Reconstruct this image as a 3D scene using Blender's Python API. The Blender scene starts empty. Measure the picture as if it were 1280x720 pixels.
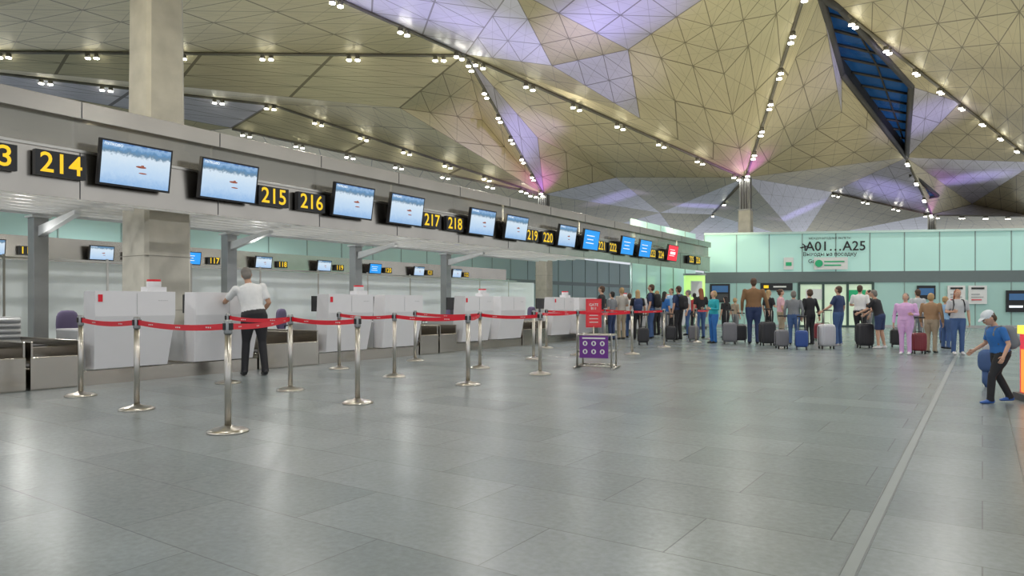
import bpy, math, random
from mathutils import Vector, Matrix
from mathutils.bvhtree import BVHTree
random.seed(7)
# ------------------------------------------------------------------ survey of the hall (metres)
F=870.0; CAMH=1.13; TH=math.atan(588/F); ST,CT=math.sin(TH),math.cos(TH)
def at_depth(u,v,z):
    x=(u-640)/F*z
    return Vector((x*CT-z*ST, x*ST+z*CT, CAMH+(379-v)/F*z))
def at_h(u,v,h): return at_depth(u,v,F*(h-CAMH)/(379-v))
def floor_pt(u,v):
    p=at_h(u,v,0.0); p.z=0; return p
def depth_of(v): return F*CAMH/(v-379)
# ------------------------------------------------------------------ materials
MATS={}
def mat(name,col,rough=0.5,metal=0.0,emit=0.0,var=0.06,nscale=6.0,alpha=1.0,spec=0.5,bump=0.0):
    if name in MATS: return MATS[name]
    m=bpy.data.materials.new(name); m.use_nodes=True
    nt=m.node_tree; b=nt.nodes['Principled BSDF']
    tc=nt.nodes.new('ShaderNodeTexCoord'); n=nt.nodes.new('ShaderNodeTexNoise')
    n.inputs['Scale'].default_value=nscale; n.inputs['Detail'].default_value=4
    nt.links.new(tc.outputs['Object'],n.inputs['Vector'])
    r=nt.nodes.new('ShaderNodeMixRGB'); r.blend_type='MIX'
    c=Vector(col[:3])
    r.inputs[1].default_value=(*[max(0,x*(1-var)) for x in c],1)
    r.inputs[2].default_value=(*[min(1,x*(1+var)) for x in c],1)
    nt.links.new(n.outputs['Fac'],r.inputs[0]); nt.links.new(r.outputs[0],b.inputs['Base Color'])
    b.inputs['Roughness'].default_value=rough; b.inputs['Metallic'].default_value=metal
    b.inputs['Specular IOR Level'].default_value=spec
    if emit>0:
        nt.links.new(r.outputs[0],b.inputs['Emission Color']); b.inputs['Emission Strength'].default_value=emit
    if alpha<1: b.inputs['Alpha'].default_value=alpha
    if bump>0:
        bp=nt.nodes.new('ShaderNodeBump'); bp.inputs['Strength'].default_value=bump
        nt.links.new(n.outputs['Fac'],bp.inputs['Height']); nt.links.new(bp.outputs[0],b.inputs['Normal'])
    MATS[name]=m; return m
def lk(nt,a,b): nt.links.new(a,b)
def math_node(nt,op,a,b=None):
    n=nt.nodes.new('ShaderNodeMath'); n.operation=op
    for i,x in enumerate((a,b)):
        if x is None: continue
        if hasattr(x,'links'): lk(nt,x,n.inputs[i])
        else: n.inputs[i].default_value=x
    return n.outputs[0]
def panel_mat(name,col,rough,metal):
    m=bpy.data.materials.new(name); m.use_nodes=True; nt=m.node_tree; b=nt.nodes['Principled BSDF']
    uv=nt.nodes.new('ShaderNodeUVMap'); uv.uv_map='UVMap'
    s=nt.nodes.new('ShaderNodeSeparateXYZ'); lk(nt,uv.outputs[0],s.inputs[0])
    x,y=s.outputs[0],s.outputs[1]; z=math_node(nt,'ADD',x,y)
    def line(e,w):
        f=math_node(nt,'FRACT',e); g=math_node(nt,'ABSOLUTE',math_node(nt,'SUBTRACT',f,0.5))
        return math_node(nt,'GREATER_THAN',g,0.5-w)
    main=math_node(nt,'MAXIMUM',math_node(nt,'MAXIMUM',line(x,.015),line(y,.015)),line(z,.015))
    d1=math_node(nt,'SUBTRACT',x,y); d2=math_node(nt,'ADD',math_node(nt,'MULTIPLY',x,2.0),y); d3=math_node(nt,'ADD',math_node(nt,'MULTIPLY',y,2.0),x)
    sub=math_node(nt,'MAXIMUM',math_node(nt,'MAXIMUM',line(d1,.010),line(d2,.010)),line(d3,.010))
    k=math_node(nt,'MAXIMUM',math_node(nt,'MULTIPLY',main,.85),math_node(nt,'MULTIPLY',sub,0.45))
    n=nt.nodes.new('ShaderNodeTexNoise'); n.inputs['Scale'].default_value=.35; n.inputs['Detail'].default_value=5
    tc=nt.nodes.new('ShaderNodeTexCoord'); lk(nt,tc.outputs['Object'],n.inputs['Vector'])
    r1=nt.nodes.new('ShaderNodeMixRGB'); r1.inputs[1].default_value=(*[c*.85 for c in col],1); r1.inputs[2].default_value=(*[min(1,c*1.12) for c in col],1)
    lk(nt,n.outputs['Fac'],r1.inputs[0])
    r2=nt.nodes.new('ShaderNodeMixRGB'); lk(nt,k,r2.inputs[0]); lk(nt,r1.outputs[0],r2.inputs[1]); r2.inputs[2].default_value=(col[0]*.28,col[1]*.26,col[2]*.25,1)
    lk(nt,r2.outputs[0],b.inputs['Base Color']); b.inputs['Roughness'].default_value=rough; b.inputs['Metallic'].default_value=metal
    return m
GOLD=panel_mat('roof_panel_gold',(.64,.575,.38),.42,.35)
GOLD_LIT=panel_mat('roof_panel_lilac_lit',(.72,.70,.78),.34,.40)  # paler lilac copy of the roof panel, violet light put into its colour
STEEL=mat('brushed_steel',(.50,.46,.40),.22,1.0,var=.15,nscale=1.6)
STEELD=mat('steel_post',(.34,.35,.35),.35,.7)
CHROME=mat('satin_steel',(.56,.53,.48),.28,1.0)
WHITE=mat('white_laminate',(.78,.77,.79),.3,var=.02)
BLACK=mat('black_plastic',(.015,.015,.017),.35)
DARK=mat('dark_grey',(.07,.07,.075),.5)
GREY=mat('grey_paint',(.45,.46,.47),.45)
RED=mat('red_webbing',(.78,.01,.03),.5)
YEL=mat('yellow_letter',(.95,.62,.02),.5,emit=.5)
RUB=mat('rubber_belt',(.03,.03,.032),.6)
SLAT=mat('aluminium_slat',(.72,.73,.74),.35,.3)
CONC=mat('concrete',(.46,.44,.38),.75,var=.30,nscale=2.5,bump=.15)
FROST=mat('frosted_glass',(.84,.90,.90),.25,alpha=.96,var=.03)
TURQ=mat('mint_glass_panel',(.50,.80,.73),.12,emit=.14,var=.06,nscale=.4)  # glow added to brighten the wall glass, which is no lamp
TURQ2=mat('mint_glass_lower',(.40,.63,.58),.15,emit=.05,var=.12,nscale=.5)  # weaker added glow on the lower glass
JOINT=mat('joint_grey',(.28,.38,.36),.4)
LAMP=mat('lamp_lens',(1,.95,.82),.3,emit=22)
# ------------------------------------------------------------------ mesh builder
class MB:
    def __init__(s): s.v=[];s.f=[];s.m=[];s.mats=[];s.sm=[]
    def mi(s,m):
        if m not in s.mats: s.mats.append(m)
        return s.mats.index(m)
    def add(s,vs,fs,m,smooth=False):
        o=len(s.v); s.v+= [tuple(x) for x in vs]; k=s.mi(m)
        for f in fs: s.f.append([o+i for i in f]); s.m.append(k); s.sm.append(smooth)
    def box(s,c,d,m,M=None):
        vs=[]
        for sx in(-1,1):
            for sy in(-1,1):
                for sz in(-1,1):
                    p=Vector((sx*d[0]/2,sy*d[1]/2,sz*d[2]/2))
                    if M is not None: p=M@p
                    vs.append(Vector(c)+p)
        s.add(vs,[(0,1,3,2),(4,6,7,5),(0,4,5,1),(2,3,7,6),(0,2,6,4),(1,5,7,3)],m)
    def extr(s,prof,a,b,m):
        n=len(prof)
        vs=[(x,a,z) for x,z in prof]+[(x,b,z) for x,z in prof]
        fs=[(i,(i+1)%n,n+(i+1)%n,n+i) for i in range(n)]+[tuple(range(n))[::-1],tuple(range(n,2*n))]
        s.add(vs,fs,m)
    def tube(s,pts,rs,m,n=12):
        pts=[Vector(p) for p in pts]
        if not isinstance(rs,(list,tuple)): rs=[rs]*len(pts)
        vs=[];fs=[]
        for i,p in enumerate(pts):
            t=(pts[min(i+1,len(pts)-1)]-pts[max(i-1,0)])
            if t.length<1e-7: t=Vector((0,0,1))
            t.normalize(); a=t.cross(Vector((0,0,1)) if abs(t.z)<.95 else Vector((0,1,0))).normalized(); b=t.cross(a)
            for k in range(n):
                an=2*math.pi*k/n; vs.append(p+(a*math.cos(an)+b*math.sin(an))*rs[i])
        for i in range(len(pts)-1):
            for k in range(n): fs.append((i*n+k,i*n+(k+1)%n,(i+1)*n+(k+1)%n,(i+1)*n+k))
        s.add(vs,fs,m,True)
        o=len(s.v)-len(vs); k=s.mi(m)
        s.f.append([o+i for i in range(n)][::-1]); s.m.append(k); s.sm.append(False)
        s.f.append([o+(len(pts)-1)*n+i for i in range(n)]); s.m.append(k); s.sm.append(False)
    def ell(s,c,r,m,nu=14,nv=8,pw=1.0,M=None):
        vs=[];fs=[]
        def sp(x): return math.copysign(abs(x)**pw,x)
        for j in range(nv+1):
            ph=-math.pi/2+math.pi*j/nv
            for i in range(nu):
                th=2*math.pi*i/nu
                p=Vector((r[0]*sp(math.cos(ph))*sp(math.cos(th)),r[1]*sp(math.cos(ph))*sp(math.sin(th)),r[2]*sp(math.sin(ph))))
                if M is not None: p=M@p
                vs.append(Vector(c)+p)
        for j in range(nv):
            for i in range(nu): fs.append((j*nu+i,j*nu+(i+1)%nu,(j+1)*nu+(i+1)%nu,(j+1)*nu+i))
        s.add(vs,fs,m,True)
    def text(s,txt,size,org,ax,ay,m,align='CENTER',sx=1.0):
        vs,fs=textgeo(txt,size,align); ax=Vector(ax)*sx;ay=Vector(ay);org=Vector(org)
        s.add([org+ax*x+ay*y for x,y in vs],fs,m)
    def build(s,name,bevel=0,loc=None,rotz=0):
        me=bpy.data.meshes.new(name); me.from_pydata(s.v,[],s.f)
        for m in s.mats: me.materials.append(m)
        me.polygons.foreach_set('material_index',s.m); me.polygons.foreach_set('use_smooth',s.sm); me.update()
        ob=bpy.data.objects.new(name,me); bpy.context.collection.objects.link(ob)
        if loc is not None: ob.location=loc
        ob.rotation_euler[2]=rotz
        if bevel:
            b=ob.modifiers.new('bevel','BEVEL'); b.width=bevel; b.segments=2; b.limit_method='ANGLE'; b.angle_limit=math.radians(50)
        return ob
_tc={}
def textgeo(txt,size,align):
    k=(txt,size,align)
    if k in _tc: return _tc[k]
    cu=bpy.data.curves.new('t','FONT'); cu.body=txt; cu.size=size; cu.align_x=align; cu.align_y='CENTER'; cu.resolution_u=3; cu.offset=size*.012
    ob=bpy.data.objects.new('t',cu); bpy.context.collection.objects.link(ob)
    bpy.context.view_layer.update()
    dg=bpy.context.evaluated_depsgraph_get(); me=ob.evaluated_get(dg).to_mesh()
    r=([(v.co.x,v.co.y) for v in me.vertices],[tuple(p.vertices) for p in me.polygons])
    ob.evaluated_get(dg).to_mesh_clear(); bpy.data.objects.remove(ob); bpy.data.curves.remove(cu)
    _tc[k]=r; return r
# ------------------------------------------------------------------ floor
fm=bpy.data.materials.new('floor_tiles'); fm.use_nodes=True; nt=fm.node_tree; b=nt.nodes['Principled BSDF']
tc=nt.nodes.new('ShaderNodeTexCoord')
br=nt.nodes.new('ShaderNodeTexBrick'); lk(nt,tc.outputs['Object'],br.inputs['Vector'])
br.inputs['Scale'].default_value=1; br.inputs['Brick Width'].default_value=1.2; br.inputs['Row Height'].default_value=.6
br.inputs['Mortar Size'].default_value=.004; br.inputs['Mortar Smooth'].default_value=.3; br.offset=.5
br.inputs['Color1'].default_value=(.196,.229,.236,1); br.inputs['Color2'].default_value=(.250,.284,.290,1); br.inputs['Mortar'].default_value=(.145,.165,.17,1)
n1=nt.nodes.new('ShaderNodeTexNoise'); n1.inputs['Scale'].default_value=1.3; n1.inputs['Detail'].default_value=4; n1.inputs['Roughness'].default_value=.5; lk(nt,tc.outputs['Object'],n1.inputs['Vector'])
n2=nt.nodes.new('ShaderNodeTexNoise'); n2.inputs['Scale'].default_value=26; n2.inputs['Detail'].default_value=4; n2.inputs['Roughness'].default_value=.6; lk(nt,tc.outputs['Object'],n2.inputs['Vector'])
cr=nt.nodes.new('ShaderNodeMapRange'); lk(nt,n1.outputs['Fac'],cr.inputs[0]); cr.inputs[1].default_value=.25; cr.inputs[2].default_value=.75; cr.inputs[3].default_value=.90; cr.inputs[4].default_value=1.10
cr2=nt.nodes.new('ShaderNodeMapRange'); lk(nt,n2.outputs['Fac'],cr2.inputs[0]); cr2.inputs[1].default_value=.25; cr2.inputs[2].default_value=.75; cr2.inputs[3].default_value=.86; cr2.inputs[4].default_value=1.14
mm=math_node(nt,'MULTIPLY',cr.outputs[0],cr2.outputs[0])
vm=nt.nodes.new('ShaderNodeVectorMath'); vm.operation='SCALE'; lk(nt,br.outputs['Color'],vm.inputs[0]); lk(nt,mm,vm.inputs['Scale'])
lk(nt,vm.outputs[0],b.inputs['Base Color']); b.inputs['Roughness'].default_value=.27
q=MB(); q.box((-12,30,-.05),(80,130,.1),fm); q.build('floor')
q=MB(); DR=mat('drain_steel',(.17,.19,.195),.4,.3)
q.box((-.495,20,.001),(.008,60,.002),DR); q.box((-.435,20,.001),(.008,60,.002),DR); q.box((-.465,20,.0008),(.05,60,.001),mat('drain_infill',(.27,.30,.30),.35))
q.box((.22,20,.001),(.005,60,.002),DR)
q.build('floor_drain_strip')
# ------------------------------------------------------------------ roof
V={'W':at_h(-250,62,13),'S1':at_h(582,68,13),'T1':at_h(300,-58,13),'A':Vector((-13,7.07,8.5)),
'G0':at_h(640,-14,11.5),'G1':at_h(690,82,11.3),'G2':at_h(785,62,12.3),'G3':at_h(880,-2,13),'E':at_h(1012,-30,13),
'B':at_h(680,243,8.5),'C':at_h(932,222,8.5),'D':at_h(1165,268,8.5),
'R1':at_h(1026,-4,12.8),'R2':at_h(1052,92,12.5),'R3':at_h(1133,197,11),'R4':at_h(1139,108,12.5),'R5':at_h(1050,10,12.8),
'V1':at_h(1200,128,12.5),'V2':at_h(1295,203,11.5),'V3':at_h(1215,255,11),'V4':at_h(1290,270,9.5),'U1':at_h(1310,-40,11),
'N1':Vector((2,8,9)),'N2':Vector((-4,-14,13)),'N3':Vector((20,20,12)),'N4':Vector((20,-14,12)),'N5':Vector((-13,-14,12)),'N6':Vector((-46,-14,12)),'N7':Vector((22,60,12)),
'P1':at_h(1040,240,11),'P2':at_h(825,266,11),'P3':at_h(890,268,10.5),'K':at_h(770,222,9.8),
'Q':at_h(500,135,11.3),'Q2':at_h(603,150,12),'S3':at_h(340,130,12.6),'S4':at_h(290,160,11.5),
'F0':at_h(0,190,10),'F0b':at_h(560,300,10),'F1':at_h(700,300,10),'F2':at_h(850,300,10),'F3':at_h(1000,300,10),'F4':at_h(1165,300,10),'F5':at_h(1300,300,10),'F6':at_h(1450,280,10),
'M1':at_h(800,148,10.8),'M2':at_h(905,92,11.6),'M4':at_h(672,172,11.2),'M5':at_h(1052,140,11.6)}
g,lit=GOLD,GOLD_LIT
T=[('A','T1','W',g),('T1','S1','W',g),('A','T1','G0',g),('T1','S1','G0',lit),('S1','G0','G1',lit),('G0','G1','G2',g),('G0','G2','G3',lit),
('S1','G1','M1',g),('S1','M1','C',g),('G1','G2','M1',lit),('G2','M2','C',g),('G2','C','M1',g),('G2','G3','M2',g),('G3','E','M2',g),('M2','E','C',g),('A','G0','N1',g),('G0','G3','N1',g),('G3','E','N1',g),('E','U1','N1',g),
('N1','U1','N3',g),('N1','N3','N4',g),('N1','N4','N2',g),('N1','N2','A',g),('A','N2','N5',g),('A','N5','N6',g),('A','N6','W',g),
('E','R1','R5',g),('E','R5','U1',g),('C','E','R1',g),('C','R1','M5',g),('R1','R2','M5',lit),('R2','R3','M5',g),('C','M5','R3',g),('U1','R5','V1',g),('U1','V1','V2',g),('U1','V2','N7',g),('N3','U1','N7',g),
('R4','R5','V1',g),('R4','V1','R3',lit),('V1','V2','R3',g),('R3','V2','V3',lit),('R3','V3','D',g),('V2','V4','V3',g),('D','V3','V4',lit),('V2','F6','V4',lit),('V4','F6','F5',g),('D','V4','F5',g),('V2','F6','N7',g),
('C','R3','P1',g),('R3','D','P1',lit),('P1','D','F3',g),('C','P1','F3',lit),('D','F3','F4',lit),('D','F4','F5',g),
('S1','B','M4',lit),('M4','B','K',g),('S1','M4','K',g),('S1','K','C',g),('B','K','P2',lit),('K','C','P2',g),('C','P3','P2',lit),('C','F3','P3',g),('P3','F3','F2',lit),('P2','P3','F2',g),('B','P2','F1',g),('P2','F2','F1',lit),
('S1','B','Q2',g),('S1','Q2','Q',g),('Q2','B','Q',g),('S1','Q','W',g),('Q','S3','W',g),('Q','B','S3',g),('S3','S4','W',lit),('S3','B','S4',g),('S4','F0','W',g),('S4','B','F0b',g),('F0','S4','F0b',g),('B','F1','F0b',g)]
vs=[];fs=[];uvs=[];ms=[]
for a,bb,c,m in T:
    A_,B_,C_=V[a],V[bb],V[c]; ar=(B_-A_).cross(C_-A_).length/2
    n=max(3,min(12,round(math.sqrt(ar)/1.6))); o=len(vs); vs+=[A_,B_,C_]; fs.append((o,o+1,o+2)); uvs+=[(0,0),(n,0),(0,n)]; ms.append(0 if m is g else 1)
me=bpy.data.meshes.new('ceiling'); me.from_pydata(vs,[],fs); me.materials.append(GOLD); me.materials.append(GOLD_LIT)
ul=me.uv_layers.new(name='UVMap')
for i,p in enumerate(me.polygons):
    p.material_index=ms[i]
    for li in p.loop_indices: ul.data[li].uv=uvs[me.loops[li].vertex_index]
bpy.context.collection.objects.link(bpy.data.objects.new('ceiling',me))
q=MB(); ring=[V[k] for k in('R1','R2','R3','R4','R5')]
nrm=(ring[1]-ring[0]).cross(ring[3]-ring[0]).normalized()
cam=Vector((0,0,CAMH))
if nrm.dot(ring[0]-cam)<0: nrm=-nrm
up=[p+nrm*.9 for p in ring]
REV=mat('skylight_reveal',(.05,.05,.05),.6); SKG=mat('skylight_glass',(.010,.05,.14),.1,emit=.45,var=.5,nscale=.5)
for i in range(5): q.add([ring[i],ring[(i+1)%5],up[(i+1)%5],up[i]],[(0,1,2,3)],REV)
q.add(up,[(0,1,2,3,4)],SKG)
L=[up[0].lerp(up[1],t/5) for t in range(6)]+[up[1].lerp(up[2],t/8) for t in range(1,8)]
R=[up[4].lerp(up[3],t/5) for t in range(6)]+[up[3].lerp(up[2],t/8) for t in range(1,8)]
for a,c in zip(L,R): q.tube([a-nrm*.1,c-nrm*.1],.07,REV,6)
mid=[a.lerp(c,.5)-nrm*.1 for a,c in zip(L,R)]; q.tube(mid,.05,REV,6)
for a,c in zip(ring,ring[1:]+ring[:1]): q.tube([a,c],.16,REV,6)
q.build('window_skylight')
q=MB(); c3=[at_h(1138,208,11.0)-nrm*.5,at_h(1172,240,10.0)-nrm*.3,at_h(1155,243,9.8)-nrm*.3,at_h(1137,225,10.6)-nrm*.4]
q.add(c3,[(0,1,2,3)],SKG)
for i in range(4): q.tube([c3[i],c3[(i+1)%4]],.15,REV,6)
for t in(.25,.5,.75): q.tube([c3[0].lerp(c3[1],t),c3[3].lerp(c3[2],t)],.07,REV,6)
q.build('window_skylight')
def seam(keys,n,t0=.04,t1=.96):
    q=MB(); S=mat('seam_trough',(.15,.14,.11),.6)
    for a,bq in zip(keys[:-1],keys[1:]):
        p0=V[a]-Vector((0,0,.06)); p1=V[bq]-Vector((0,0,.06)); q.tube([p0,p1],.075,S,6)
    seglen=[(V[b_]-V[a_]).length for a_,b_ in zip(keys[:-1],keys[1:])]; tot=sum(seglen)
    for i in range(n):
        d=tot*(t0+(t1-t0)*i/(n-1)); k=0
        while k<len(seglen)-1 and d>seglen[k]: d-=seglen[k]; k+=1
        A_,B_=V[keys[k]],V[keys[k+1]]; dr=(B_-A_).normalized(); p=A_+dr*d-Vector((0,0,.10))
        for sgn in(-.2,.2):
            c=p+dr*sgn; q.tube([c,c-Vector((0,0,.20))],.11,S,10); q.tube([c-Vector((0,0,.20)),c-Vector((0,0,.24))],.115,LAMP,10)
    q.build('ceiling_light_track')
for ks,n in((('W','S1'),8),(('T1','S1'),4),(('S1','C'),7),(('S1','B'),7),(('W','S3','B'),14),(('S4','B'),7),(('E','C'),7),(('R5','V1','V2'),9),(('R3','D'),4),(('D','V3'),4),(('D','V4'),5),(('P1','D'),4),(('C','P3'),3)):
    seam(ks,n)
def column(x,y,top,w0,w1,cap=1.9):
    q=MB(); c=.06
    def oct_(w,z): h=w/2; return [(h-c,-h,z),(h,-h+c,z),(h,h-c,z),(h-c,h,z),(-h+c,h,z),(-h,h-c,z),(-h,-h+c,z),(-h+c,-h,z)]
    lv=[(w0,0),(w0*.97,3.9),(w0*.97,4.0),(w1,4.03),(w1*.93,top-cap)]
    vs=[]
    for w,z in lv: vs+=oct_(w,z)
    fs=[(i*8+k,i*8+(k+1)%8,(i+1)*8+(k+1)%8,(i+1)*8+k) for i in range(len(lv)-1) for k in range(8)]
    q.add(vs,fs,CONC)
    zc=top-cap/2-.02
    q.box((0,0,zc),(w1*.7,w1*.7,cap),DARK)
    for sx in(-.3,-.1,.1,.3):
        for sy in(-1,1): q.box((sx*w1,sy*w1*.37,zc),(.03,.05,cap),STEELD); q.box((sy*w1*.37,sx*w1,zc),(.05,.03,cap),STEELD)
    q.box((0,0,top-cap-.02),(w1*1.0,w1*1.0,.08),STEELD)
    for z in(1.0,2.0,3.0): q.box((0,0,z),(w0*.995,w0*.995,.012),mat('joint_concrete',(.25,.24,.21),.8))
    q.build('concrete_column',loc=(x,y,0))
column(-12.95,7.15,8.5,.90,.74,cap=.9)
for k in('B','C','D'): column(V[k].x,V[k].y,8.5,.90,.74)
# ------------------------------------------------------------------ counter canopy
Y0,Y1=-6.0,30.6
q=MB()
q.extr([(-10.05,2.52),(-10.05,3.16),(-10.9,3.16),(-10.9,2.72)],Y0,Y1,STEEL)
q.extr([(-10.0,3.60),(-10.0,3.83),(-10.25,3.83),(-10.25,3.60)],Y0,Y1,STEEL)
q.extr([(-10.03,3.15),(-10.03,3.19),(-10.10,3.19),(-10.10,3.15)],Y0,Y1,CHROME)
q.extr([(-10.12,3.18),(-10.12,3.60),(-10.14,3.60),(-10.14,3.18)],Y0,Y1,mat('canopy_smoked_panel',(.38,.355,.30),.14,.6,alpha=.72))
y=Y0+.3
while y<Y1:
    q.box((-10.2,y,3.38),(.06,.05,.5),STEELD); q.box((-10.047,y,2.84),(.006,.012,.62),DARK); q.box((-9.997,y,3.715),(.006,.012,.22),DARK); y+=2.04
q.build('check_in_canopy',bevel=.008)
q=MB()
x=-11.15
while x>-15.3:
    if abs(x+12.95)<.5:
        q.box((x,(Y0+6.65)/2,2.86),(.05,6.65-Y0,.10),SLAT); q.box((x,(7.65+24)/2,2.86),(.05,24-7.65,.10),SLAT)
    else: q.box((x,(Y0+24)/2,2.86),(.05,24-Y0,.10),SLAT)
    x-=.42
for k in range(-2,5):
    yy=5.97+4.08*k
    q.box((-12.9,yy,2.98),(3.9,.14,.16),SLAT); q.box((-12.9,yy-2.04,2.98),(3.9,.10,.14),SLAT)
q.box((-11.0,(Y0+24)/2,2.98),(.12,24-Y0,.2),SLAT); q.box((-14.7,(Y0+24)/2,3.0),(.12,24-Y0,.2),SLAT)
q.build('canopy_soffit_grille')
for k in range(-1,4):
    q=MB(); yy=5.97+4.08*k; X=-15.0
    q.box((X,yy,1.4),(.26,.26,2.8),STEELD); q.box((X,yy,.06),(.42,.42,.12),STEELD); q.box((X,yy,2.78),(.34,.34,.04),SLAT)
    q.extr([(X+.13,2.40),(X+.13,2.60),(X+1.6,2.80),(X+1.6,2.72)],yy-.06,yy+.06,SLAT)
    q.build('canopy_post',bevel=.01)
SCR=bpy.data.materials.new('screen_picture'); SCR.use_nodes=True; nt=SCR.node_tree; b=nt.nodes['Principled BSDF']
tc=nt.nodes.new('ShaderNodeTexCoord'); s=nt.nodes.new('ShaderNodeSeparateXYZ'); lk(nt,tc.outputs['Object'],s.inputs[0])
nz=nt.nodes.new('ShaderNodeTexNoise'); nz.inputs['Scale'].default_value=16; nz.inputs['Detail'].default_value=8; nz.inputs['Roughness'].default_value=.7; lk(nt,tc.outputs['Object'],nz.inputs['Vector'])
zz=math_node(nt,'ADD',s.outputs[2],math_node(nt,'MULTIPLY',math_node(nt,'SUBTRACT',nz.outputs['Fac'],.5),.20))
rp=nt.nodes.new('ShaderNodeValToRGB'); mr=nt.nodes.new('ShaderNodeMapRange'); lk(nt,zz,mr.inputs[0]); mr.inputs[1].default_value=-.3; mr.inputs[2].default_value=.3; lk(nt,mr.outputs[0],rp.inputs[0])
rp.color_ramp.elements[0].color=(.25,.46,.78,1); rp.color_ramp.elements[1].color=(.05,.16,.45,1)
for p,c in((.28,(.50,.68,.90,1)),(.55,(.62,.77,.92,1)),(.70,(.70,.82,.93,1)),(.76,(.16,.26,.36,1)),(.84,(.12,.28,.50,1)),(.92,(.30,.48,.72,1))):
    e=rp.color_ramp.elements.new(p); e.color=c
b.inputs['Base Color'].default_value=(0,0,0,1); lk(nt,rp.outputs[0],b.inputs['Emission Color']); b.inputs['Emission Strength'].default_value=.95; b.inputs['Roughness'].default_value=.15
SBL=mat('screen_blue',(.02,.25,.68),.2,emit=.9); SRD=mat('screen_red',(.8,.02,.05),.2,emit=.9); SWH=mat('screen_white',(.85,.9,.95),.3,emit=.7); BRN=mat('screen_brown',(.35,.10,.06),.4,emit=.4)
def monitor(y,kind,x=-9.86,z=3.05,sc=1.0,name='flight_information_monitor'):
    q=MB(); w,h=1.0*sc,.62*sc
    q.box((0,0,0),(.07,w,h),BLACK); q.box((-.06,0,0),(.07,w*.6,h*.6),DARK)
    for sg in(-1,1): q.box((-.14,sg*.18*sc,.0),(.10,.04,.3*sc),DARK)
    m={'pic':SCR,'blue':SBL,'red':SRD}[kind]; e=.0365
    q.add([(e,-w/2+.025,-h/2+.03),(e,w/2-.025,-h/2+.03),(e,w/2-.025,h/2-.025),(e,-w/2+.025,h/2-.025)],[(0,1,2,3)],m)
    if kind=='pic':
        q.ell((.038,.06*sc,.0),(.002,.075*sc,.016*sc),BRN,12,6); q.ell((.038,.09*sc,-.085*sc),(.002,.06*sc,.010*sc),BRN,12,6); q.box((.038,.08*sc,.018*sc),(.002,.04*sc,.02*sc),BRN)
        q.text('ПУЛКОВО',.05*sc,(.039,-.33*sc,.245*sc),(0,1,0),(0,0,1),SWH)
    else:
        for i in range(3): q.box((.038,-.08*sc,(.12-.11*i)*sc),(.002,(.5-.12*(i%2))*sc,.022*sc),SWH)
        if kind=='red': q.box((.038,0,.0),(.002,.5,.1),SWH)
    ob=q.build(name,loc=(x,y,z)); ob.rotation_euler[1]=math.radians(9)
def numsign(y,txt,x=-9.97,z=2.93,sc=1.0):
    q=MB(); q.box((0,0,0),(.09,.60*sc,.32*sc),BLACK); q.box((-.045,0,0),(.03,.2,.2),DARK); q.text(txt,.36*sc,(.048,0,-.005),(0,1,0),(0,0,1),YEL,sx=.95)
    q.build('counter_number_sign',loc=(x,y,z))
P=4.08
for k in range(0,6):
    for j,(yy) in enumerate((5.14,6.60)):
        kind='pic' if (k<3 or (k==3 and j==0)) else 'blue'
        if k==5 and j==0: kind='red'
        if k==5 and j==1: continue
        monitor(yy+P*k,kind)
for k in range(0,7):
    numsign(3.42+P*k,str(213+2*k)); numsign(4.22+P*k,str(214+2*k))
# ------------------------------------------------------------------ counters
def counter_pair(y0):
    q=MB()
    q.box((-10.75,y0+1.36,.10),(1.15,2.76,.20),STEEL)
    for a in(0.05,1.52):
        ya,yb=y0+a,y0+a+1.14
        prof=[(-10.12,.22),(-9.99,.95),(-9.99,1.30),(-10.30,1.30),(-10.42,.22)]
        n=len(prof); vs=[(x,ya+(.05 if z<.5 else 0),z) for x,z in prof]+[(x,yb-(.05 if z<.5 else 0),z) for x,z in prof]
        fs=[(i,(i+1)%n,n+(i+1)%n,n+i) for i in range(n)]+[tuple(range(n))[::-1],tuple(range(n,2*n))]
        q.add(vs,fs,WHITE)
        q.box((-10.75,(ya+yb)/2,.74),(.85,1.1,.04),WHITE)
        q.box((-10.75,ya+.03,.48),(.8,.04,.52),GREY); q.box((-10.75,yb-.03,.48),(.8,.04,.52),GREY)
        q.box((-9.986,(ya+yb)/2,1.12),(.004,.006,.3),GREY)
        for i in range(5): q.box((-9.985,yb-.25+.03*i,1.17),(.004,.012,.012),GREY)
        q.box((-10.72,ya+.45,1.12),(.04,.45,.30),BLACK); q.box((-10.75,ya+.45,.86),(.04,.06,.22),DARK); q.box((-10.75,ya+.45,.77),(.18,.22,.02),DARK)
        q.box((-10.60,yb-.3,.82),(.3,.28,.14),DARK)
    c=(-10.15,y0+.95)
    q.box((c[0],c[1],1.335),(.20,.28,.07),WHITE); q.tube([(c[0],c[1],1.37),(c[0],c[1],1.45)],.10,WHITE,14); q.tube([(c[0],c[1],1.45),(c[0],c[1],1.48)],.095,RED,14)
    q.box((-9.984,y0+.12,1.2),(.006,.06,.10),RED)
    q.build('check_in_desk',bevel=.012)
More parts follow.
